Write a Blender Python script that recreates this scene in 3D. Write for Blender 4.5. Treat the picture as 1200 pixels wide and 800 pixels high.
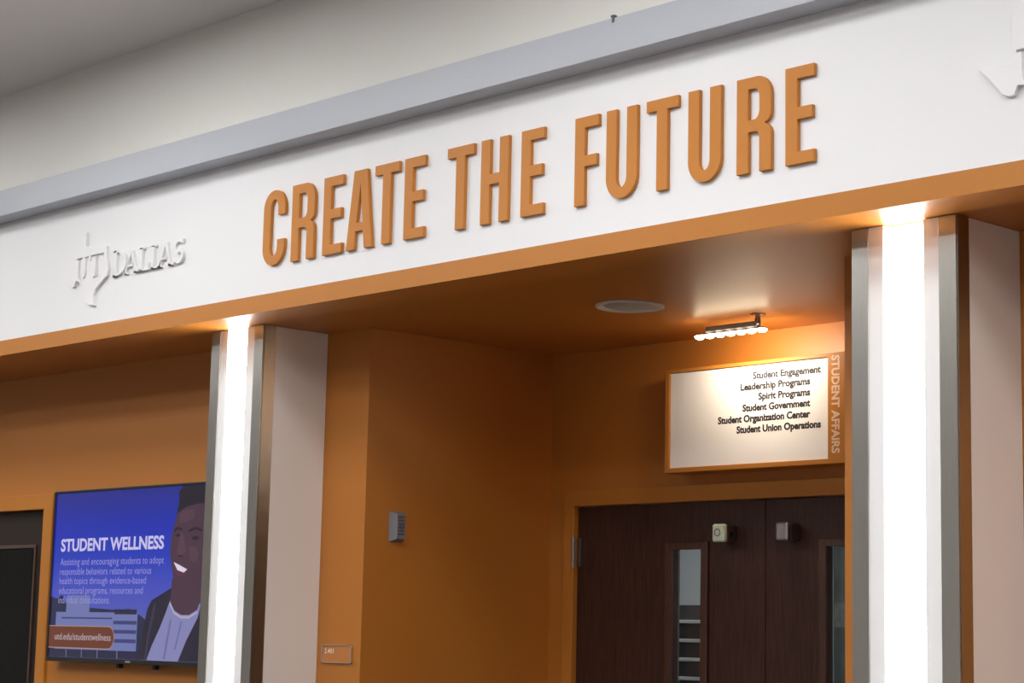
import bpy, bmesh, math, random
from mathutils import Matrix, Vector
random.seed(7)
for o in list(bpy.data.objects): bpy.data.objects.remove(o)
sc = bpy.context.scene
C = sc.collection

# ---------------------------------------------------------------- camera
cam = bpy.data.objects.new('camera', bpy.data.cameras.new('camera'))
C.objects.link(cam); sc.camera = cam
cam.data.sensor_width = 36.0
cam.data.lens = 2361.97 / 1200 * 36.0
cam.data.clip_start = 0.05
YAW, PITCH, ROLL = (math.radians(a) for a in (46.4155, 8.3739, 1.2725))
fwd = Vector((-math.sin(YAW) * math.cos(PITCH), math.cos(YAW) * math.cos(PITCH), math.sin(PITCH)))
rgt = Vector((math.cos(YAW), math.sin(YAW), 0)); up = rgt.cross(fwd)
r2 = rgt * math.cos(ROLL) + up * math.sin(ROLL); u2 = up * math.cos(ROLL) - rgt * math.sin(ROLL)
M = Matrix((r2, u2, -fwd)).transposed().to_4x4(); M.translation = (0, -4.5, 1.6)
cam.matrix_world = M

# ---------------------------------------------------------------- world, exposure
w = bpy.data.worlds.new('world'); sc.world = w; w.use_nodes = True
w.node_tree.nodes['Background'].inputs[0].default_value = (0.5, 0.5, 0.5, 1)
w.node_tree.nodes['Background'].inputs[1].default_value = 0.0
sc.view_settings.view_transform = 'Standard'; sc.view_settings.look = 'None'
sc.view_settings.gamma = 1.0; sc.view_settings.use_curve_mapping = False
sc.view_settings.exposure = 0.13
CEIL_LAMP = 10.0          # radiance of the ceiling fixtures
COLUMN_LAMP = 15.0        # radiance of the column diffusers
LED = 24.0              # radiance of the small sign lamps

# ---------------------------------------------------------------- materials
def srgb(r, g, b):
    f = lambda c: (c / 12.92 if c <= .04045 else ((c + .055) / 1.055) ** 2.4)
    return (f(r / 255), f(g / 255), f(b / 255), 1)
MATS = {}
def paint(name, col, rough=.5, bump=.0, scale=220., var=.0, metal=0., spec=.5, stretch=None, coat=0.):
    m = bpy.data.materials.new(name); m.use_nodes = True; MATS[name] = m
    nt = m.node_tree; b = nt.nodes['Principled BSDF']
    b.inputs['Base Color'].default_value = (*col[:3], 1)
    b.inputs['Roughness'].default_value = rough; b.inputs['Metallic'].default_value = metal
    b.inputs['Specular IOR Level'].default_value = spec; b.inputs['Coat Weight'].default_value = coat
    if bump or var:
        tc = nt.nodes.new('ShaderNodeTexCoord'); mp = nt.nodes.new('ShaderNodeMapping')
        nt.links.new(tc.outputs['Object'], mp.inputs[0])
        if stretch: mp.inputs['Scale'].default_value = stretch
        n = nt.nodes.new('ShaderNodeTexNoise'); n.inputs['Scale'].default_value = scale
        n.inputs['Detail'].default_value = 4
        nt.links.new(mp.outputs[0], n.inputs['Vector'])
        if bump:
            bp = nt.nodes.new('ShaderNodeBump'); bp.inputs['Strength'].default_value = bump
            bp.inputs['Distance'].default_value = .002
            nt.links.new(n.outputs[0], bp.inputs['Height']); nt.links.new(bp.outputs[0], b.inputs['Normal'])
        if var:
            r = nt.nodes.new('ShaderNodeValToRGB')
            r.color_ramp.elements[0].position = .3; r.color_ramp.elements[1].position = .7
            r.color_ramp.elements[0].color = (*[c * (1 - var) for c in col[:3]], 1)
            r.color_ramp.elements[1].color = (*[min(1, c * (1 + var)) for c in col[:3]], 1)
            nt.links.new(n.outputs[0], r.inputs[0]); nt.links.new(r.outputs[0], b.inputs['Base Color'])
    return m
def glow(name, col, s):
    m = bpy.data.materials.new(name); m.use_nodes = True; MATS[name] = m
    b = m.node_tree.nodes['Principled BSDF']
    b.inputs['Base Color'].default_value = (.8, .8, .8, 1)
    b.inputs['Emission Color'].default_value = (*col[:3], 1); b.inputs['Emission Strength'].default_value = s
    return m
def glassy(name, tint=(.8, .85, .85), rough=.02):
    m = bpy.data.materials.new(name); m.use_nodes = True; MATS[name] = m
    nt = m.node_tree; nt.nodes.remove(nt.nodes['Principled BSDF'])
    out = nt.nodes['Material Output']; mix = nt.nodes.new('ShaderNodeMixShader')
    fr = nt.nodes.new('ShaderNodeFresnel'); fr.inputs[0].default_value = 1.3
    t = nt.nodes.new('ShaderNodeBsdfTransparent'); t.inputs[0].default_value = (*tint, 1)
    g = nt.nodes.new('ShaderNodeBsdfGlossy'); g.inputs['Roughness'].default_value = rough
    nt.links.new(fr.outputs[0], mix.inputs[0]); nt.links.new(t.outputs[0], mix.inputs[1])
    nt.links.new(g.outputs[0], mix.inputs[2]); nt.links.new(mix.outputs[0], out.inputs[0])
    return m
ORANGE = (.49, .185, .028)
paint('orange_paint', ORANGE, .45, .12, 260, .03, spec=.3)
paint('orange_wall', (.48, .172, .024), .45, .15, 200, .03)
paint('orange_soffit', (.48, .172, .024), .40, .05, 160, .03, spec=.5)
paint('orange_letter', (.54, .205, .032), .5, .06, 300, .03, spec=.3)
paint('white_fascia', (.82, .82, .835), .55, .05, 180)
paint('white_logo', (.82, .82, .83), .5)
paint('cream_wall', (.78, .77, .73), .6, .06, 180, .01)
paint('ceiling_paint', (.74, .72, .70), .7, .08, 180, .02)
paint('beam_paint', (.44, .465, .515), .45, .04, 200, .02)
paint('beige_paint', (.84, .78, .73), .55, .12, 300, .02)
paint('steel', (.44, .43, .395), .30, .10, 60, .04, metal=1, stretch=(8, 8, .25))
paint('dark_steel', (.17, .145, .15), .25, .10, 60, .04, metal=.7, stretch=(8, 8, .25))
paint('lamp_panel', (.86, .86, .86), .35)
paint('floor_stone', (.11, .10, .095), .35, .02, 4, .12)
paint('room_wall', (.74, .73, .71), .6)
paint('dark_room', (.55, .56, .58), .7)
paint('grey_room', (.55, .56, .58), .7)
paint('wood', (.046, .018, .012), .42, .12, 26, .35, spec=.3, stretch=(6, 6, .35))
paint('wood_trim', (.060, .024, .014), .35, .12, 26, .3, stretch=(6, 6, .5))
paint('black_plastic', (.012, .012, .014), .35)
paint('grey_plastic', (.20, .20, .22), .45, .05, 200)
paint('grille_plastic', (.09, .085, .095), .5)
paint('silver', (.62, .61, .58), .3, metal=1)
paint('nickel', (.34, .32, .32), .35, metal=1)
paint('pale_green_cap', (.50, .58, .44), .4, .05, 90, .12)
paint('white_trim', (.62, .60, .57), .5)
paint('lens_off', (.42, .41, .39), .4)
paint('baffle', (.33, .31, .29), .45)
paint('sign_panel', (.88, .86, .85), .5, .02, 200)
paint('sign_ink', (.012, .012, .02), .6)
paint('peach_ink', (.80, .55, .38), .6)
paint('plate_face', (.52, .20, .05), .4)
paint('white_ink', (.85, .82, .78), .5)
paint('rack_dark', (.030, .026, .026), .5)
paint('rack_rail', (.30, .29, .30), .4)
paint('bronze_dark', (.022, .014, .011), .5, spec=.3)
paint('bronze_line', (.085, .045, .032), .35)
paint('clip_metal', (.14, .14, .15), .4, metal=.6)
paint('board_green', (.035, .042, .038), .7, .1, 12, .5)
paint('paper_blue', (.10, .13, .16), .7, 0, 30, .5)
paint('paper_pink', (.25, .12, .13), .7, 0, 40, .5)
paint('paper_grey', (.09, .09, .08), .7, 0, 30, .5)
paint('red_wire', (.35, .03, .03), .5)
glow('column_lamp', (1, .985, .96), COLUMN_LAMP)
glow('ceiling_lamp', (1, .995, .99), CEIL_LAMP)
glow('led_lamp', (1, .80, .52), LED)
glow('corridor_lamp', (1, .98, .97), 42)
glassy('glass'); glassy('dark_glass', (.35, .36, .38))

# ---------------------------------------------------------------- builders
def link_mesh(name, me, mat=None, parent=None, smooth=False):
    xs = [v.co for v in me.vertices]
    c = Vector([(min(p[i] for p in xs) + max(p[i] for p in xs)) / 2 for i in range(3)])
    me.transform(Matrix.Translation(-c)); me.name = name
    o = bpy.data.objects.new(name, me); C.objects.link(o)
    o.location = c
    if parent:
        o.parent = parent
        o.location = c - WORLD[parent.name]
    WORLD[o.name] = c
    if mat: me.materials.append(MATS[mat])
    for p in me.polygons: p.use_smooth = smooth
    return o
WORLD = {}
def thing(name, loc, label=None, cat=None, group=None, kind=None):
    o = bpy.data.objects.new(name, None); C.objects.link(o); o.location = loc
    o.empty_display_size = .05
    WORLD[o.name] = Vector(loc)
    return tag(o, label, cat, group, kind)
def tag(o, label=None, cat=None, group=None, kind=None):
    if label: o['label'] = label
    if cat: o['category'] = cat
    if group: o['group'] = group
    if kind: o['kind'] = kind
    return o
def box_mesh(x0, x1, y0, y1, z0, z1, bev=0.0, seg=2):
    bm = bmesh.new()
    bmesh.ops.create_cube(bm, size=1)
    bmesh.ops.scale(bm, vec=(x1 - x0, y1 - y0, z1 - z0), verts=bm.verts)
    bmesh.ops.translate(bm, vec=((x0 + x1) / 2, (y0 + y1) / 2, (z0 + z1) / 2), verts=bm.verts)
    if bev: bmesh.ops.bevel(bm, geom=bm.edges[:], offset=bev, segments=seg, affect='EDGES', profile=.5)
    me = bpy.data.meshes.new('m'); bm.to_mesh(me); bm.free(); return me
def box(name, x0, x1, y0, y1, z0, z1, mat, parent=None, bev=0.0):
    return link_mesh(name, box_mesh(x0, x1, y0, y1, z0, z1, bev), mat, parent)
def curve_to_mesh(cu):
    o = bpy.data.objects.new('tmp', cu); C.objects.link(o)
    dg = bpy.context.evaluated_depsgraph_get(); dg.update()
    me = bpy.data.meshes.new_from_object(o.evaluated_get(dg))
    bpy.data.objects.remove(o); bpy.data.curves.remove(cu); return me
def shape_mesh(loops, y_front, y_back, bev=0.0):
    """outline(s) in the X-Z plane (later loops cut holes) given thickness from y_front to y_back"""
    cu = bpy.data.curves.new('c', 'CURVE'); cu.dimensions = '2D'; cu.fill_mode = 'BOTH'
    d = (y_back - y_front) / 2
    cu.extrude = max(0, d - bev)
    if bev: cu.bevel_depth = bev; cu.bevel_resolution = 1; cu.offset = -bev
    for L in loops:
        s = cu.splines.new('POLY'); s.points.add(len(L) - 1); s.use_cyclic_u = True
        for p, q in zip(s.points, L): p.co = (q[0], q[1], 0, 1)
    me = curve_to_mesh(cu)
    ym = (y_front + y_back) / 2
    for v in me.vertices:
        x, y, z = v.co; v.co = (x, ym - z, y)
    me.update(); return me
def shape(name, loops, y0, y1, mat, parent=None, bev=0.0):
    return link_mesh(name, shape_mesh(loops, y0, y1, bev), mat, parent)
def rect(x0, x1, z0, z1): return [(x0, z0), (x1, z0), (x1, z1), (x0, z1)]
def arc(cx, cz, rx, rz, a0, a1, n=12):
    return [(cx + rx * math.cos(math.radians(a0 + (a1 - a0) * i / n)), cz + rz * math.sin(math.radians(a0 + (a1 - a0) * i / n))) for i in range(n + 1)]
def rrect(x0, x1, z0, z1, r):
    return arc(x1 - r, z0 + r, r, r, -90, 0, 5) + arc(x1 - r, z1 - r, r, r, 0, 90, 5) + arc(x0 + r, z1 - r, r, r, 90, 180, 5) + arc(x0 + r, z0 + r, r, r, 180, 270, 5)
def lathe_mesh(prof, loc, n=40, axis='Z'):
    """profile (radius, height) turned round the vertical axis at loc"""
    bm = bmesh.new(); rings = []
    for r, h in prof:
        rings.append([bm.verts.new((r * math.cos(2 * math.pi * i / n), r * math.sin(2 * math.pi * i / n), h)) for i in range(n)] if r > 1e-6 else [bm.verts.new((0, 0, h))])
    for a, b in zip(rings, rings[1:]):
        for i in range(n):
            j = (i + 1) % n
            if len(a) == 1 and len(b) == 1: continue
            if len(a) == 1: bm.faces.new((a[0], b[i], b[j]))
            elif len(b) == 1: bm.faces.new((a[i], a[j], b[0]))
            else: bm.faces.new((a[i], a[j], b[j], b[i]))
    if axis == 'X': bmesh.ops.rotate(bm, cent=(0, 0, 0), matrix=Matrix.Rotation(math.pi / 2, 3, 'Y'), verts=bm.verts)
    if axis == 'Y': bmesh.ops.rotate(bm, cent=(0, 0, 0), matrix=Matrix.Rotation(math.pi / 2, 3, 'X'), verts=bm.verts)
    bmesh.ops.translate(bm, vec=loc, verts=bm.verts)
    bmesh.ops.recalc_face_normals(bm, faces=bm.faces[:])
    me = bpy.data.meshes.new('m'); bm.to_mesh(me); bm.free(); return me
def lathe(name, prof, loc, mat, parent=None, n=40, axis='Z'):
    return link_mesh(name, lathe_mesh(prof, loc, n, axis), mat, parent, smooth=False)
def join_meshes(ms):
    bm = bmesh.new()
    for m in ms: bm.from_mesh(m); bpy.data.meshes.remove(m)
    me = bpy.data.meshes.new('m'); bm.to_mesh(me); bm.free(); return me
def text_mesh(body, x0, x1, z0, cap, y, bold=0.0, turn=False, thick=0.0):
    """printed line: fills x0..x1, baseline z0, capital height cap, lying in the plane y"""
    def raw(t):
        cu = bpy.data.curves.new('t', 'FONT'); cu.body = t; cu.size = 1; cu.resolution_u = 3; cu.offset = bold
        return curve_to_mesh(cu)
    h = raw('H'); hy = [v.co.y for v in h.vertices]; H = max(hy) - min(hy); B = min(hy); bpy.data.meshes.remove(h)
    me = raw(body); X = [v.co.x for v in me.vertices]; a, b = min(X), max(X)
    for v in me.vertices:
        px = (v.co.x - a) / (b - a); pz = (v.co.y - B) / H * cap
        if turn: v.co = (x0 + pz, y, z0 - px * (x1))       # reads downwards: x1 is the run length
        else: v.co = (x0 + px * (x1 - x0), y, z0 + pz)
    me.update(); return me
def text(name, body, x0, x1, z0, cap, y, mat, parent=None, bold=0.0, turn=False):
    return link_mesh(name, text_mesh(body, x0, x1, z0, cap, y, bold, turn), mat, parent)

# ================================================================ the setting
ZS = 2.798               # soffit height
YW = .505                # plane of the orange front walls
YB = 1.52                # back wall of the entrance recess
S = 'structure'
XL, XR, YR = -15.0, 5.0, -7.5
tag(box('floor', XL, XR, YR, 5.0, -.1, 0, 'floor_stone'), 'grey stone floor of the concourse', kind=S)
tag(box('ceiling', XL, XR, YR, .06, 4.01, 4.11, 'ceiling_paint'), 'grey painted ceiling above the cream upper wall', kind=S)
tag(box('wall_rear', XL, XR, YR - .1, YR, 0, 4.11, 'room_wall'), 'pale wall across the concourse', kind=S)
tag(box('wall_end_left', XL - .1, XL, YR - .1, 5, 0, 4.11, 'room_wall'), 'pale wall closing the far end of concourse', kind=S)
tag(box('wall_end_right', XR, XR + .1, YR - .1, 5, 0, 4.11, 'room_wall'), 'pale wall closing the near end of concourse', kind=S)
tag(box('wall_upper', XL, XR, 0, .06, 3.46, 4.01, 'cream_wall'), 'cream upper wall above the grey beam', kind=S)
tag(box('wall_fascia', XL, XR, 0, .06, 2.865, 3.46, 'white_fascia'), 'white fascia carrying the raised orange letters', kind=S)
tag(box('trim_1', XL, XR, -.002, .012, ZS, 2.865, 'orange_paint'), 'orange edge band under the white fascia', kind=S)
tag(box('trim_2', XL, XR, -.097, 0, 3.405, 3.523, 'beam_paint', bev=.002), 'blue grey metal beam along the top of fascia', kind=S)
tag(box('ceiling_soffit', XL, XR, .012, 1.62, ZS, 2.86, 'orange_soffit'), 'glossy orange soffit over the recess and bays', kind=S)
# orange walls beside and inside the recess
AL, AR = -6.065, -3.764
tag(shape('wall_left', [[(XL, 0), (-9.48, 0), (-9.48, 2.225), (-8.345, 2.225), (-8.345, 0), (AL, 0), (AL, ZS), (XL, ZS)]], YW, YW + .1, 'orange_wall'),
    'orange wall carrying the television beside the lit column', kind=S)
tag(box('wall_recess_left', AL - .1, AL, YW + .1, YB + .1, 0, ZS, 'orange_wall'), 'orange side wall of the entrance recess', kind=S)
tag(box('wall_recess_right', AR, AR + .1, YW + .1, YB + .1, 0, ZS, 'orange_wall'), 'orange side wall behind the right lit column', kind=S)
tag(box('wall_right', AR, XR, YW, YW + .1, 0, ZS, 'orange_wall'), 'orange front wall behind the right lit column', kind=S)
DL, DR, DT = -5.972, -3.858, 2.215
tag(shape('wall_recess_back', [[(AL, 0), (DL, 0), (DL, DT), (DR, DT), (DR, 0), (AR, 0), (AR, ZS), (AL, ZS)]], YB, YB + .1, 'orange_wall'),
    'orange back wall of the recess above the doors', kind=S)
tag(shape('trim_3', [[(DL, 0), (DL + .058, 0), (DL + .058, 2.15), (DR - .058, 2.15), (DR - .058, 0), (DR, 0), (DR, DT), (DL, DT)]], YB - .014, YB + .1, 'orange_paint', bev=.003),
    'orange metal frame around the dark double doors', kind=S)
tag(shape('wall_corridor_liner', [[(-9.5, 0), (DL, 0), (DL, DT), (DR, DT), (DR, 0), (-1.5, 0), (-1.5, 2.798), (-9.5, 2.798)]], YB + .101, YB + .12, 'grey_room'), 'unseen grey liner added behind the wall around the double doors', kind=S)  # unseen liner, added to keep the orange wall's bounce light out of the corridor
# corridor seen through the door glass
tag(box('wall_corridor', -9.5, -1.5, 3.6, 3.7, 0, 2.9, 'grey_room'), 'grey corridor wall seen through the door glass', kind=S)
tag(box('ceiling_corridor', -9.5, -1.5, 1.6205, 3.7, 2.8, 2.86, 'grey_room'), 'corridor ceiling behind the double doors', kind=S)
tag(box('wall_inner', -9.6, -9.5, .62, 3.7, 0, 2.8, 'dark_room'), 'dark partition behind the glazed side door', kind=S)
tag(box('wall_inner_back', -14, -9.6, 2.6, 2.7, 0, 2.8, 'dark_room'), 'dark inner wall behind the glazed side door', kind=S)

# ---------------------------------------------------------------- double doors
def door_leaf(name, x0, x1, lx0, lx1, zt, label):
    t = thing(name, ((x0 + x1) / 2, YB + .03, 0), label, kind=S)
    z0, y0, y1 = .70, YB + .012, YB + .057
    shape('leaf', [rect(x0, x1, .008, 2.146), rect(lx0 - .004, lx1 + .004, z0 - .004, zt + .004)], y0, y1, 'wood', t, bev=.0015)
    tr = shape('lite_trim', [rect(lx0 - .036, lx1 + .036, z0 - .036, zt + .030), rect(lx0, lx1, z0, zt)], y0 - .012, y0 - .0005, 'wood_trim', t, bev=.004)
    box('glass_pane', lx0 - .0035, lx1 + .0035, y0 + .034, y0 + .040, z0 - .0035, zt + .0035, 'glass', t)
    return t
d1 = door_leaf('door_1', -5.911, -4.9115, -5.379, -5.228, 1.962, 'dark brown wooden door with hinge and narrow glass lite over a louvred view')
d2 = door_leaf('door_2', -4.9085, -3.919, -4.615, -4.464, 1.962, 'dark brown wooden door beside the steel of the right lit column')
for z in (1.96, 1.08, .25):
    h = lathe('hinge', [(0, -.062), (.0085, -.062), (.0085, .062), (0, .062)], (-5.9145, YB - .012, z), 'nickel', d1, n=16)
    box('hinge_leaf', -5.910, -5.890, YB + .006, YB + .0115, z - .060, z + .060, 'nickel', d1)
def holder(parent, x, z, cap):
    b = box('holder_box', x - .029, x + .029, YB - .045, YB + .011, z - .033, z + .033, 'nickel', parent, bev=.006)
    box('holder_cap', x - .031, x + .031, YB - .066, YB - .044, z - .035, z + .035, cap, b, bev=.008)
    return b
b1 = holder(d1, -5.082, 2.019, 'pale_green_cap')
box('latch_slot', -5.056, -5.0515, YB - .030, YB - .012, 2.004, 2.026, 'black_plastic', b1)
lathe('dimple_ring', [(.011, 0), (.016, 0), (.016, .003), (.011, .003), (.011, 0)], (-5.085, YB - .0645, 2.021), 'grey_plastic', b1, n=20, axis='Y')
b2 = holder(d2, -4.772, 2.018, 'nickel')
# louvred cabinet in the corridor
cab = thing('louvred_cabinet', (-6.35, 2.75, 0), 'dark louvred cabinet with pale rails seen through the left door glass', 'cabinet')
box('cabinet_body', -6.75, -5.95, 2.63, 2.98, 0, 1.772, 'rack_dark', cab, bev=.004)
for i in range(12):
    z = 1.695 - i * .0868
    box('rail', -6.72, -5.98, 2.60, 2.629, z - .008, z + .008, 'rack_rail', cab, bev=.002)

nb = thing('notice_board', (-6.2, 3.6, 1.0), 'dark notice board with pinned papers seen through the right door glass', 'notice board')
box('board', -6.85, -5.55, 3.575, 3.5995, .95, 2.10, 'board_green', nb, bev=.003)
for x, z, a, b, c in ((-6.40, 1.86, .16, .10, 'paper_blue'), (-6.30, 1.62, .14, .045, 'paper_pink'), (-6.46, 1.42, .17, .12, 'paper_blue'), (-6.22, 1.36, .12, .16, 'paper_grey'), (-6.60, 1.70, .12, .17, 'paper_grey'), (-6.05, 1.75, .18, .12, 'paper_grey')):
    box('paper', x - a / 2, x + a / 2, 3.572, 3.5745, z - b / 2, z + b / 2, c, nb)

# ---------------------------------------------------------------- glazed side door, left bay
fr = tag(shape('trim_4', [[(-9.48, 0), (-9.405, 0), (-9.405, 2.155), (-8.427, 2.155), (-8.427, 0), (-8.345, 0), (-8.345, 2.225), (-9.48, 2.225)]], YW - .016, YW + .1, 'orange_paint', bev=.003),
    'orange metal frame around the glazed side door', kind=S)
d3 = thing('door_3', (-8.916, YW + .05, 0), 'dark bronze glazed door with tall pane beside the television', kind=S)
gx0, gx1 = -9.28, -8.553
shape('leaf', [rect(-9.403, -8.429, .008, 2.152), rect(gx0, gx1, 1.10, 1.976), rect(gx0, gx1, .25, 1.0)], YW + .03, YW + .075, 'bronze_dark', d3, bev=.0015)
shape('pane_bead', [rect(gx0 - .012, gx1 + .012, 1.088, 1.992), rect(gx0, gx1, 1.10, 1.976)], YW + .020, YW + .0295, 'bronze_line', d3, bev=.002)
box('glass_pane', gx0, gx1, YW + .05, YW + .056, 1.10, 1.976, 'dark_glass', d3)
box('glass_pane', gx0, gx1, YW + .05, YW + .056, .25, 1.0, 'dark_glass', d3)
box('cross_bar', gx0, gx1 + .02, YW + .0755, YW + .105, 1.53, 1.566, 'bronze_line', d3, bev=.004)

# ================================================================ lit columns
def light_column(x0, x1, label):
    t = thing('lit_column', ((x0 + x1) / 2, .34, 0), label, 'column', 'lit columns under the fascia')
    yf = .18; wst = .058; top = ZS - .002
    box('column_body', x0 + .004, x1, .242, YW - .002, 0, top, 'beige_paint', t)
    # brushed steel angles: a front flange and a return along the side
    for s, xa in ((0, x0), (1, x1 - wst)):
        box('steel_flange', xa, xa + wst, yf, yf + .006, 0, top, 'steel', t, bev=.001)
    box('steel_return', x1 - .006, x1 + .002, yf + .0065, .2415, 0, top, 'steel', t)
    box('steel_return', x0 - .002, x0 + .006, yf + .0065, .2415, 0, top, 'steel', t)
    a, b = x0 + wst + .0005, x1 - wst - .0005
    wd = b - a
    box('side_panel', a, a + wd * .215, yf + .003, yf + .030, 0, top, 'lamp_panel', t)
    box('side_panel', b - wd * .215, b, yf + .003, yf + .030, 0, top, 'lamp_panel', t)
    box('back_panel', a, b, yf + .031, yf + .055, 0, top, 'lamp_panel', t)
    # long milky lamp cover bulging out between the panels
    ca, cb = a + wd * .222, b - wd * .222
    cx, rx = (ca + cb) / 2, (cb - ca) / 2
    pts = [(cx + rx * math.cos(math.pi * i / 12), yf + .029 - .036 * math.sin(math.pi * i / 12)) for i in range(13)]
    bm = bmesh.new()
    lo = [bm.verts.new((p[0], p[1], .02)) for p in pts]; hi = [bm.verts.new((p[0], p[1], top - .012)) for p in pts]
    n = len(pts)
    for i in range(n): bm.faces.new((lo[i], lo[(i + 1) % n], hi[(i + 1) % n], hi[i]))
    bm.faces.new(lo[::-1]); bm.faces.new(hi); bmesh.ops.recalc_face_normals(bm, faces=bm.faces[:])
    me = bpy.data.meshes.new('m'); bm.to_mesh(me); bm.free()
    link_mesh('lamp_cover', me, 'column_lamp', t)
    return t
light_column(-6.676, -6.332, 'lit column with white lamp strip beside the television')
light_column(-3.494, -3.137, 'lit column with white lamp strip covering the end of the directory sign')

# ================================================================ raised letters
Hh, Z0 = .289, 2.967
SV, SH = .044, .036
def letter_loops(ch, w):
    h = Hh; s = SV; b = SH
    if ch == 'E':
        m0, m1 = h * .455, h * .580; wm = w * .93
        return [[(0, 0), (w, 0), (w, b), (s, b), (s, m0), (wm, m0), (wm, m1), (s, m1), (s, h - b), (w, h - b), (w, h), (0, h)]]
    if ch == 'F':
        m0, m1 = h * .435, h * .560; wm = w * .93
        return [[(0, 0), (s, 0), (s, m0), (wm, m0), (wm, m1), (s, m1), (s, h - b), (w, h - b), (w, h), (0, h)]]
    if ch == 'T':
        c = w / 2
        return [[(c - s / 2, 0), (c + s / 2, 0), (c + s / 2, h - b), (w, h - b), (w, h), (0, h), (0, h - b), (c - s / 2, h - b)]]
    if ch == 'H':
        m0, m1 = h * .46, h * .585
        return [[(0, 0), (s, 0), (s, m0), (w - s, m0), (w - s, 0), (w, 0), (w, h), (w - s, h), (w - s, m1), (s, m1), (s, h), (0, h)]]
    if ch == 'U':
        r = w / 2; ri = r - s
        return [[(0, h), (0, r * 1.05)] + arc(r, r * 1.05, r, r * 1.05, 180, 360, 20)[1:-1] + [(w, r * 1.05), (w, h), (w - s, h), (w - s, r * 1.05)]
                + arc(r, r * 1.05, ri, r * 1.05 - b, 360, 180, 14)[1:-1] + [(s, r * 1.05), (s, h)]]
    if ch == 'C':
        r = w / 2; ri = r - s; k = r * 1.05
        return [[(w, h * .66), (w, h - k)] + arc(r, h - k, r, k, 0, 180, 20)[1:-1] + [(0, h - k), (0, k)] + arc(r, k, r, k, 180, 360, 20)[1:-1]
                + [(w, k), (w, h * .335), (w - s, h * .335), (w - s, k)] + arc(r, k, ri, k - b, 360, 180, 14)[1:-1]
                + [(s, k), (s, h - k)] + arc(r, h - k, ri, k - b, 180, 0, 14)[1:-1] + [(w - s, h - k), (w - s, h * .66)]]
    if ch == 'A':
        c = w / 2; t = .036; f = s * 1.02
        xi = lambda z: f + (c - t + t * .92 - f) * z / h      # inner edge of the left leg
        bz0, bz1 = h * .225, h * .335
        il = lambda z: f + (c - f) * z / (h * .86)
        out = [(0, 0), (f, 0), (il(bz0), bz0), (w - il(bz0), bz0), (w - f, 0), (w, 0), (c + t, h), (c - t, h)]
        hole = [(il(bz1), bz1), (w - il(bz1), bz1), (c, h * .83)]
        return [out, hole]
    if ch == 'R':
        r = .052
        out = [(0, 0), (s, 0), (s, .425 * h)] + [(w - s - .022, .425 * h), (w - s - .008, .418 * h), (w - s, .385 * h)] + [(w - s, 0), (w, 0), (w, .40 * h)]
        out += [(w - .004, .445 * h), (w - .012, .475 * h), (w - .024, .497 * h), (w - .012, .518 * h), (w - .004, .548 * h), (w, .60 * h), (w, h - r * 1.2)]
        out += arc(w - r, h - r * 1.2, r, r * 1.2, 0, 90, 10)[1:] + [(0, h)]
        q = .020
        hole = [(s, .552 * h)] + arc(w - s - q, .552 * h + q * 1.4, q, q * 1.4, -90, 0, 6) + arc(w - s - q, h - b - q * 1.4, q, q * 1.4, 0, 90, 6) + [(s, h - b)]
        return [out, hole]
def raised_letter(ch, x, w, label):
    L = [[(x + p[0], Z0 + p[1]) for p in lp] for lp in letter_loops(ch, w)]
    o = shape('sign_letter', L, -.015, -.0005, 'orange_letter', None, bev=.0012)
    tag(o, label, 'letter', 'raised orange letters on the fascia')
P = 'raised orange letter '
for ch, x, w, lab in (
    ('C', -6.095, .133, P + 'C that begins the word CREATE'), ('R', -5.920, .136, P + 'R in the word CREATE'),
    ('E', -5.731, .110, P + 'E between R and A in CREATE'), ('A', -5.594, .146, P + 'A in the word CREATE'),
    ('T', -5.440, .132, P + 'T between A and E in CREATE'), ('E', -5.277, .107, P + 'E that ends the word CREATE'),
    ('T', -5.053, .133, P + 'T that begins the word THE'), ('H', -4.883, .134, P + 'H in the word THE'),
    ('E', -4.688, .106, P + 'E that ends the word THE'), ('F', -4.440, .104, P + 'F that begins the word FUTURE'),
    ('U', -4.301, .132, P + 'U between F and T in FUTURE'), ('T', -4.130, .130, P + 'T between two letters U in FUTURE'),
    ('U', -3.958, .130, P + 'U between T and R in FUTURE'), ('R', -3.767, .130, P + 'R in the word FUTURE'),
    ('E', -3.584, .104, P + 'E that ends the word FUTURE')):
    raised_letter(ch, x, w, lab)

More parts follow.
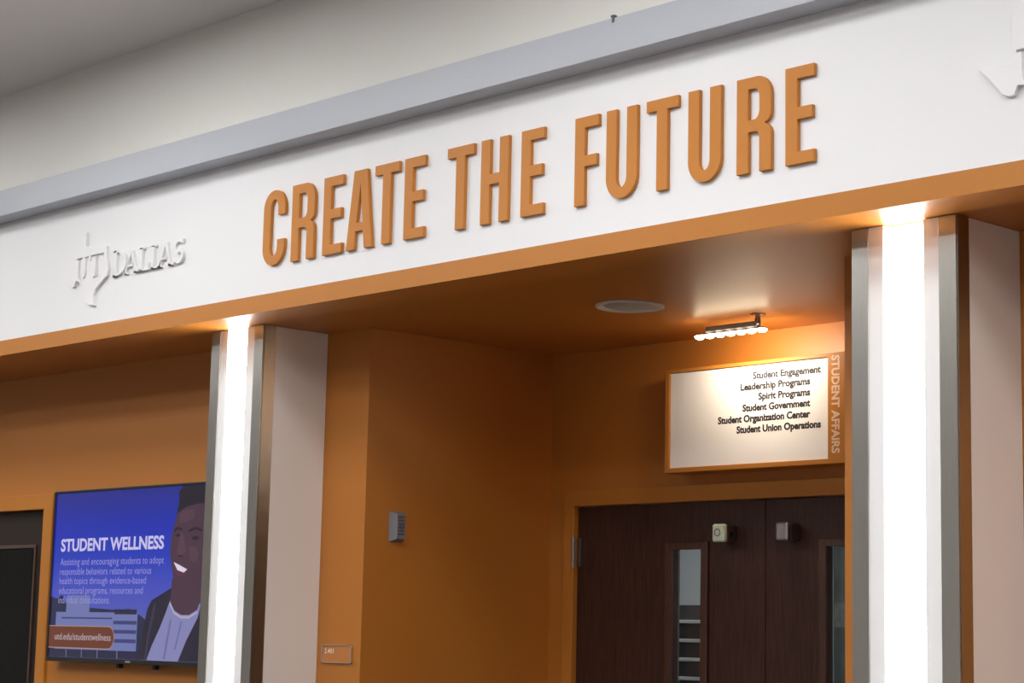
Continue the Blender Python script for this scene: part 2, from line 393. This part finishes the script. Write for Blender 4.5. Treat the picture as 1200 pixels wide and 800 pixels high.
# ================================================================ raised white logos
def bar(p, q, wd):
    (x0, z0), (x1, z1) = p, q; d = math.hypot(x1 - x0, z1 - z0); nx, nz = -(z1 - z0) / d * wd / 2, (x1 - x0) / d * wd / 2
    return [(x0 + nx, z0 + nz), (x0 - nx, z0 - nz), (x1 - nx, z1 - nz), (x1 + nx, z1 + nz)]
def quadbar(xa, xb, z0, xc, xd, z1): return [(xa, z0), (xb, z0), (xd, z1), (xc, z1)]
def serif_strokes(ch, x0, x1, z0, z1):
    w, h = x1 - x0, z1 - z0; k = .0065; T = .019 * h / .1; th = .0075
    c = (x0 + x1) / 2
    if ch == 'L':
        s = x0 + .012
        return [rect(s, s + T, z0, z1), rect(x0, s + T + .012, z1 - k, z1), rect(x0, x1, z0, z0 + k), [(x1 - .010, z0 + k), (x1, z0 + k), (x1, z0 + h * .32)]]
    if ch == 'T':
        return [rect(c - T / 2, c + T / 2, z0, z1), rect(x0, x1, z1 - k, z1), [(x0, z1 - k), (x0, z1 - h * .24), (x0 + .012, z1 - k)],
                [(x1, z1 - k), (x1 - .012, z1 - k), (x1, z1 - h * .24)], rect(c - T / 2 - .011, c + T / 2 + .011, z0, z0 + k)]
    if ch == 'D':
        s = x0 + .012; ro = x1 - s - T * .5; zc = (z0 + z1) / 2
        o = arc(s + T * .5, zc, ro, h / 2, -90, 90, 18); i = arc(s + T * .5, zc, ro - T, h / 2 - k, 90, -90, 18)
        return [rect(s, s + T, z0, z1), rect(x0, s + T, z1 - k, z1), rect(x0, s + T, z0, z0 + k), o + i]
    if ch == 'A':
        ap = c + .004
        return [quadbar(x0 + .008, x0 + .008 + th, z0, ap - .010, ap - .002, z1 - .004), quadbar(x1 - .010 - T * 1.05, x1 - .010, z0, ap - T * .55, ap + T * .25, z1),
                rect(x0 + w * .27, x1 - w * .28, z0 + h * .30, z0 + h * .30 + k), rect(x0, x0 + .024, z0, z0 + k), rect(x1 - .012 - T - .008, x1, z0, z0 + k)]
    if ch == 'U':
        s = x0 + .012; r = x1 - .012; zc = z0 + h * .36
        o = arc((s + r) / 2, zc, (r - s) / 2, zc - z0, 180, 360, 16)
        xi0, xi1 = s + T, r - th; i = arc((xi0 + xi1) / 2, zc, (xi1 - xi0) / 2, zc - z0 - .009, 360, 180, 16)
        return [o + i, rect(s, s + T, zc, z1), rect(r - th, r, zc, z1), rect(x0, s + T + .011, z1 - k, z1), rect(r - th - .012, x1, z1 - k, z1)]
    if ch == 'S':
        pts = []
        for i in range(25):
            t = i / 24; a = math.radians(40 + 230 * t / .5) if t < .5 else math.radians(90 - 230 * (t - .5) / .5)
            ry = h * .235
            if t < .5: pts.append((c + w * .38 * math.cos(a), z1 - ry - .006 + ry * math.sin(a)))
            else: pts.append((c + w * .40 * math.cos(a), z0 + ry * 1.1 + .006 + ry * 1.1 * math.sin(a)))
        L = []; R = []
        for i, p in enumerate(pts):
            q0, q1 = pts[max(0, i - 1)], pts[min(24, i + 1)]; dx, dz = q1[0] - q0[0], q1[1] - q0[1]; d = math.hypot(dx, dz) or 1
            hw = (.0040 + .0045 * math.exp(-((i - 12) / 5.) ** 2))
            L.append((p[0] - dz / d * hw, p[1] + dx / d * hw)); R.append((p[0] + dz / d * hw, p[1] - dx / d * hw))
        quads = [[L[i], R[i], R[i + 1], L[i + 1]] for i in range(24)]
        return quads + [bar((x1 - .007, z1), (x1 - .007, z1 - h * .19), .005), bar((x0 + .005, z0), (x0 + .005, z0 + h * .19), .005)]
def prism_mesh(loops, y0, y1): return join_meshes([shape_mesh([L], y0, y1) for L in loops])
TX = [(.068, .166), (.150, .166), (.152, .108), (.180, .101), (.205, .098), (.235, .095), (.262, .092), (.290, .090), (.312, .088), (.315, .041), (.328, .010), (.332, -.016), (.324, -.039), (.290, -.058),
      (.255, -.078), (.238, -.090), (.226, -.113), (.230, -.138), (.235, -.156), (.205, -.153), (.172, -.138), (.158, -.112), (.138, -.081), (.114, -.048), (.098, -.038),
      (.083, -.036), (.072, -.060), (.058, -.062), (.037, -.053), (.020, -.030), (-.010, .005), (-.034, .030), (.068, .028)]
def logo(ox, oz, label):
    t = thing('raised_logo', (ox + .42, -.0005, oz), label, 'logo', 'white raised logos on the fascia')
    U = [(.082, .060), (.128, .060), (.128, .053), (.118, .053), (.118, -.006)] + arc(.1355, -.006, .0175, .024, 180, 360, 8)[1:-1] + [(.153, -.006), (.153, .053), (.143, .053), (.143, .060), (.178, .060), (.178, .053),
         (.166, .053), (.166, -.008)] + arc(.1315, -.008, .0345, .036, 360, 180, 12)[1:-1] + [(.097, -.008), (.097, .053), (.082, .053)]
    T = [(.192, .062), (.296, .062), (.296, .036), (.290, .036), (.284, .053), (.256, .053), (.256, -.032), (.268, -.032), (.268, -.039), (.220, -.039), (.220, -.032), (.233, -.032), (.233, .053), (.204, .053), (.198, .036), (.192, .036)]
    at = lambda L: [(ox + x, oz + z) for x, z in L]
    shape('state_shape', [at(TX), at(U), at(T)], -.015, -.0005, 'white_logo', t, bev=.0012)
    for ch, x0, x1, z0, z1, y0, y1 in (('D', .357, .466, -.051, .058, -.014, -.0005),
            ('A', .448, .556, -.050, .047, -.014, -.0005), ('L', .553, .634, -.050, .047, -.014, -.0005), ('L', .638, .718, -.050, .047, -.014, -.0005),
            ('A', .696, .802, -.050, .047, -.014, -.0005), ('S', .806, .876, -.051, .049, -.014, -.0005)):
        st = serif_strokes(ch, ox + x0, ox + x1, oz + z0, oz + z1)
        link_mesh('logo_letter', prism_mesh(st, y0, y1), 'white_logo', t)
    return t
logo(-7.500, 3.100, 'white raised state shape and lettering before the word CREATE')
logo(-2.895, 3.100, 'white raised state shape after the word FUTURE, cut off by the picture edge')
# small clip hooked over the beam
cl = thing('beam_clip', (-4.2, -.10, 3.500), 'small dark clip hooked over the grey beam', 'clip')
box('clip_plate', -4.203, -4.195, -.101, -.0975, 3.508, 3.527, 'clip_metal', cl)
box('clip_hook', -4.207, -4.191, -.103, -.088, 3.5235, 3.531, 'clip_metal', cl, bev=.002)

# ================================================================ directory sign
sg = thing('directory_sign', (-4.93, YB, 2.26), 'framed white directory board lit from above the double doors', 'sign')
x0, x1, z0, z1 = -5.313, -4.417, 2.255, 2.663
px0, px1, pz0, pz1 = -5.291, -4.515, 2.2745, 2.648
yf = YB - .12
shape('frame', [rect(x0, x1, z0, z1), rect(px0 - .001, px1 + .001, pz0 - .001, pz1 + .001)], yf, YB - .0005, 'orange_paint', sg, bev=.0015)
box('white_panel', px0, px1, yf + .008, yf + .020, pz0, pz1, 'sign_panel', sg)
yt = yf + .0075
for body, a, b, zb in (('Student Engagement', -4.874, -4.551, 2.5945), ('Leadership Programs', -4.934, -4.600, 2.5540), ('Spirit Programs', -4.847, -4.600, 2.5132),
                       ('Student Government', -4.924, -4.600, 2.4727), ('Student Organization Center', -5.046, -4.600, 2.4320), ('Student Union Operations', -4.953, -4.551, 2.3910)):
    text('text_line', body, a, b, zb, .0282, yt, 'sign_ink', sg, bold=.045)
text('side_lettering', 'STUDENT AFFAIRS', -4.496, .361, 2.653, .0361, yf - .0005, 'peach_ink', sg, bold=.032, turn=True)

# ================================================================ sign lamp bar
lb = thing('lamp_bar', (-4.672, 1.19, ZS), 'small bar of seven lit bulbs hung above the directory sign', 'lamp')
lathe('canopy', [(0, 0), (.030, 0), (.030, -.004), (.012, -.007), (0, -.007)], (-4.672, 1.19, ZS - .0005), 'dark_steel', lb, n=28)
lathe('stem', [(0, 0), (.009, 0), (.011, -.016), (.011, -.030), (.007, -.036), (0, -.036)], (-4.672, 1.19, ZS - .0075), 'nickel', lb, n=20)
box('wire_tag', -4.676, -4.668, 1.1775, 1.1795, ZS - .034, ZS - .018, 'red_wire', lb)
box('housing', -4.915, -4.668, 1.176, 1.204, ZS - .048, ZS - .026, 'grey_plastic', lb, bev=.004)
box('rail', -4.962, -4.644, 1.180, 1.200, ZS - .0545, ZS - .0485, 'nickel', lb, bev=.001)
for i in range(7):
    x = -4.953 + i * .0502
    b = lathe('bulb', [(0, -.015), (.012, -.0125), (.0175, -.007), (.0195, -.002), (.014, 0), (0, .0005)], (x, 1.19, ZS - .0555), 'led_lamp', lb, n=14)

ld = bpy.data.lights.new('sign_lamp', 'AREA'); ld.shape = 'RECTANGLE'; ld.size = .32; ld.size_y = .012
ld.energy = 2.9; ld.color = (1, .86, .68); ld.spread = math.radians(158)
lo = bpy.data.objects.new('lamp_light', ld); C.objects.link(lo); lo.parent = lb
lo.location = Vector((-4.802, 1.204, ZS - .066)) - WORLD[lb.name]
lo.rotation_euler = (math.radians(58), 0, 0)      # throws towards the board and down

# ================================================================ recessed downlight
dl = thing('downlight', (-4.913, .760, ZS), 'round unlit recessed downlight in the orange soffit', 'light')
lathe('trim_ring', [(.125, 0), (.125, -.006), (.118, -.008), (.100, -.004), (.098, -.0005), (.125, 0)], (-4.913, .760, ZS - .0003), 'white_trim', dl, n=56)
lathe('lens', [(.0975, -.0005), (.085, -.004), (.050, -.007), (0, -.008)], (-4.913, .760, ZS - .0003), 'lens_off', dl, n=48)

# ================================================================ wall device in the recess
dv = thing('wall_chime', (AL, .664, 1.966), 'small grey wall box with dark grille on the recess side wall', 'wall box')
me = box_mesh(AL + .0005, AL + .034, .628, .698, 1.964, 2.084, .0)
for v in me.vertices:
    if v.co.x > AL + .02:
        v.co.y = .642 if v.co.y < .66 else .684
        v.co.z = 1.976 if v.co.z < 2.0 else 2.072
link_mesh('box_body', me, 'grey_plastic', dv)
for i in range(6):
    z = 1.990 + i * .0135
    box('grille_slot', AL + .0342, AL + .0362, .648, .678, z, z + .0065, 'grille_plastic', dv)
lathe('tone_ring', [(.008, 0), (.012, 0), (.012, .004), (.008, .004), (.008, 0)], (AL + .0363, .663, 2.026), 'grille_plastic', dv, n=18, axis='X')

# ================================================================ room number plate
pl = thing('room_plate', (-6.205, YW, 1.49), 'small orange room number plate with silver rim', 'sign')
shape('silver_rim', [rrect(-6.296, -6.111, 1.490, 1.561, .008), rrect(-6.292, -6.115, 1.494, 1.557, .006)], YW - .010, YW - .0005, 'silver', pl, bev=.001)
shape('plate_face', [rrect(-6.2915, -6.1155, 1.4945, 1.5565, .006)], YW - .006, YW - .0005, 'plate_face', pl)
text('room_number', '2.401', -6.278, -6.222, 1.527, .018, YW - .0065, 'white_ink', pl, bold=.01)

# ================================================================ television
tv = thing('television', (-7.58, YW, 1.452), 'wide wall-mounted television showing a blue student wellness slide', 'television')
tx0, tx1, tz0, tz1 = -8.262, -6.900, 1.452, 2.228
ty = .450
shape('bezel', [rect(tx0, tx1, tz0, tz1), rect(tx0 + .012, tx1 - .012, tz0 + .020, tz1 - .012)], ty - .004, ty + .012, 'black_plastic', tv, bev=.0015)
box('back_shell', tx0 + .006, tx1 - .006, ty + .0125, ty + .036, tz0 + .006, tz1 - .006, 'black_plastic', tv, bev=.004)
box('wall_bracket', -7.80, -7.36, ty + .0365, YW - .0005, 1.60, 2.05, 'black_plastic', tv)
for x in (-7.70, -7.42):
    box('bracket_foot', x - .012, x + .012, ty + .020, ty + .045, tz0 - .020, tz0 + .005, 'black_plastic', tv, bev=.003)
box('maker_badge', -7.600, -7.562, ty - .0052, ty - .0042, tz0 + .006, tz0 + .014, 'silver', tv)
m = bpy.data.materials.new('screen_sky'); m.use_nodes = True; MATS['screen_sky'] = m
nt = m.node_tree; b = nt.nodes['Principled BSDF']; b.inputs['Base Color'].default_value = (.004, .004, .006, 1); b.inputs['Roughness'].default_value = .25
tc = nt.nodes.new('ShaderNodeTexCoord'); sx = nt.nodes.new('ShaderNodeSeparateXYZ'); rp = nt.nodes.new('ShaderNodeValToRGB')
nt.links.new(tc.outputs['Generated'], sx.inputs[0]); nt.links.new(sx.outputs['Z'], rp.inputs[0])
e = rp.color_ramp.elements; e[0].position = .15; e[0].color = srgb(92, 98, 176); e[1].position = 1.0; e[1].color = srgb(38, 44, 138)
for pos, c in ((.40, srgb(70, 80, 190)), (.60, srgb(34, 58, 186)), (.80, srgb(22, 44, 176))):
    k = e.new(pos); k.color = c
nt.links.new(rp.outputs[0], b.inputs['Emission Color']); b.inputs['Emission Strength'].default_value = .8
def ink(name, rgb, s=.8):
    m = bpy.data.materials.new(name); m.use_nodes = True; MATS[name] = m
    q = m.node_tree.nodes['Principled BSDF']; q.inputs['Base Color'].default_value = (.004, .004, .006, 1); q.inputs['Roughness'].default_value = .25
    q.inputs['Emission Color'].default_value = srgb(*rgb); q.inputs['Emission Strength'].default_value = s
for n, c in (('s_title', (205, 198, 240)), ('s_text', (150, 146, 214)), ('s_hair', (30, 24, 38)), ('s_skin', (74, 50, 66)), ('s_skin_hi', (86, 60, 74)), ('s_feature', (36, 24, 36)),
             ('s_teeth', (225, 220, 235)), ('s_lip', (92, 50, 72)), ('s_jacket', (36, 32, 50)), ('s_jacket2', (58, 52, 76)), ('s_shirt', (134, 134, 184)), ('s_fold', (108, 108, 160)), ('s_chain', (178, 170, 196)),
             ('s_building', (112, 120, 176)), ('s_shade', (60, 64, 120)), ('s_ground', (36, 36, 66)), ('s_tree', (34, 40, 72)), ('s_pill', (108, 56, 36)), ('s_rim', (170, 140, 130)), ('s_pilltext', (196, 180, 190)),
             ('s_pole', (120, 118, 160))): ink(n, c)
SX, SZ = -8.30, 1.46
scr = box('screen', tx0 + .012, tx1 - .012, ty + .002, ty + .008, tz0 + .020, tz1 - .012, 'screen_sky', tv)
LAY = [ty + .0016]
def art(name, pts, mat):
    LAY[0] -= .00006
    me = bpy.data.meshes.new('m'); bm = bmesh.new()
    lo, hi, tp = tx0 + .0125, tx1 - .0125, tz1 - .0125
    f = bm.faces.new([bm.verts.new((min(max(SX + x, lo), hi), LAY[0], min(max(SZ + z, tz0 + .0205), tp))) for x, z in pts])
    f.normal_update()
    if f.normal.y > 0: f.normal_flip()
    bmesh.ops.triangulate(bm, faces=bm.faces[:])
    bm.to_mesh(me); bm.free()
    return link_mesh(name, me, mat, scr)
def stext(body, a, b, z, cap, mat, bold=0.):
    LAY[0] -= .00006
    text('screen_text', body, SX + a, SX + b, SZ + z, cap, LAY[0], mat, scr, bold)
art('screen_trees', [(.05, .0), (.05, .285), (.10, .275), (.14, .292), (.19, .262), (.24, .24), (.62, .225), (.70, .232), (.80, .20), (.86, .17), (.86, 0)], 's_tree')
art('screen_building', rect(.184, .380, .205, .290), 's_building')
art('screen_building', rect(.10, .770, .045, .215), 's_building')
for zz in (.175, .135, .095): art('screen_window_band', rect(.58, .765, zz - .012, zz + .004), 's_shade')
art('screen_window_band', rect(.585, .762, .207, .229), 's_ground')
art('screen_window_band', rect(.15, .57, .185, .192), 's_shade')
art('screen_ground', rect(.0, .90, 0, .048), 's_ground')
for xx in (.20, .33, .46, .62): art('screen_pole', rect(xx, xx + .006, .0, .075), 's_pole')
# the figure on the slide
art('screen_jacket', [(1.03, .325), (.95, .296), (.874, .269), (.846, .234), (.814, .131), (.791, .039), (.780, 0), (1.38, 0), (1.38, .27), (1.33, .285), (1.25, .31)], 's_jacket')
art('screen_jacket_seam', [(.905, .262), (.888, .245), (.850, .10), (.838, .012), (.850, .012), (.866, .10), (.905, .235)], 's_jacket2')
art('screen_shirt', [(1.018, .275), (.985, .215), (.945, .150), (.891, .075), (.855, .0), (1.092, .0), (1.148, .102), (1.222, .195), (1.245, .26), (1.10, .22)], 's_shirt')
art('screen_shirt_fold', [(1.02, .19), (1.032, .186), (.995, .02), (.98, .02)], 's_fold')
art('screen_shirt_fold', [(1.10, .18), (1.112, .180), (1.072, .06), (1.060, .06)], 's_fold')
art('screen_neck', [(1.022, .36), (1.016, .262), (1.050, .225), (1.10, .208), (1.16, .208), (1.215, .228), (1.26, .30), (1.26, .40)], 's_skin')
art('screen_chain', [(1.016, .262), (1.050, .222), (1.10, .203), (1.16, .203), (1.218, .225), (1.218, .216), (1.16, .193), (1.10, .193), (1.045, .212), (1.010, .254)], 's_chain')
art('screen_hair', [(1.030, .600), (1.040, .655), (1.051, .695), (1.044, .730), (1.076, .757), (1.155, .765), (1.24, .764), (1.31, .74), (1.335, .68), (1.33, .58)], 's_hair')
art('screen_face', [(1.042, .640), (1.021, .593), (1.002, .536), (.999, .474), (1.012, .422), (1.030, .365), (1.051, .325), (1.097, .301), (1.172, .292), (1.235, .315), (1.285, .385), (1.310, .47), (1.315, .60), (1.300, .655), (1.239, .677), (1.181, .676), (1.100, .664)], 's_skin')
art('screen_forehead', [(1.060, .640), (1.10, .652), (1.170, .655), (1.165, .615), (1.11, .600), (1.06, .598)], 's_skin_hi')
art('screen_cheek', [(1.135, .500), (1.19, .492), (1.215, .455), (1.185, .425), (1.145, .440)], 's_skin_hi')
art('screen_nose', [(1.070, .560), (1.090, .556), (1.118, .480), (1.100, .458), (1.052, .462), (1.050, .478)], 's_skin_hi')
art('screen_brow', [(1.022, .572), (1.048, .582), (1.082, .572), (1.082, .564), (1.048, .571), (1.024, .560)], 's_feature')
art('screen_brow', [(1.130, .566), (1.175, .580), (1.225, .568), (1.225, .558), (1.175, .568), (1.132, .556)], 's_feature')
art('screen_eye', [(1.030, .545), (1.050, .553), (1.072, .545), (1.050, .537)], 's_feature')
art('screen_eye', [(1.150, .530), (1.180, .541), (1.215, .530), (1.180, .521)], 's_feature')
art('screen_nostril', [(1.060, .462), (1.095, .458), (1.085, .452), (1.064, .455)], 's_feature')
art('screen_lips', [(1.020, .438), (1.075, .426), (1.145, .404), (1.125, .374), (1.080, .366), (1.040, .390)], 's_lip')
art('screen_teeth', [(1.030, .431), (1.075, .418), (1.132, .399), (1.108, .386), (1.060, .397)], 's_teeth')
art('screen_pill_rim', [(.038, .052), (.550, .052)] + arc(.550, .103, .047, .051, -90, 90, 10) + [(.038, .154)], 's_rim')
art('screen_pill', [(.038, .056), (.550, .056)] + arc(.550, .103, .043, .047, -90, 90, 10) + [(.038, .150)], 's_pill')
stext('utd.edu/studentwellness', .102, .569, .090, .030, 's_pilltext')
stext('STUDENT WELLNESS', .114, .950, .489, .058, 's_title', .032)
for body, b, zc in (('Assisting and encouraging students to adopt', .956, .441), ('responsible behaviors related to various', .863, .397), ('health topics through evidence-based', .826, .355),
                    ('educational programs, resources and', .805, .311), ('individual consultations.', .548, .268)):
    stext(body, .116, b, zc - .014, .031, 's_text')

# ================================================================ ceiling fixtures lighting the concourse (outside the picture)
def ceiling_light(x, y):
    t = thing('ceiling_light_offscreen', (x, y, 4.01), 'rectangular ceiling light panel set in the concourse ceiling', 'light', 'ceiling lights of the concourse')
    bm = [box_mesh(x - .64, x + .64, y - .34, y - .305, 3.985, 4.0095), box_mesh(x - .64, x + .64, y + .305, y + .34, 3.985, 4.0095),
          box_mesh(x - .64, x - .605, y - .305, y + .305, 3.985, 4.0095), box_mesh(x + .605, x + .64, y - .305, y + .305, 3.985, 4.0095)]
    link_mesh('frame', join_meshes(bm), 'white_trim', t)
    box('diffuser_offscreen', x - .604, x + .604, y - .304, y + .304, 3.992, 4.0085, 'ceiling_lamp', t)
for y in (-1.3, -2.5, -3.7):
    for i in range(7): ceiling_light(-11.5 + 2.5 * i, y)
t = thing('corridor_light_offscreen', (-5.2, 2.3, 2.8), 'ceiling light panel in the corridor behind the doors', 'light')
box('frame', -5.84, -4.56, 2.06, 2.54, 2.785, 2.7995, 'white_trim', t)
box('diffuser_offscreen', -5.80, -4.60, 2.1, 2.5, 2.776, 2.7845, 'corridor_lamp', t)
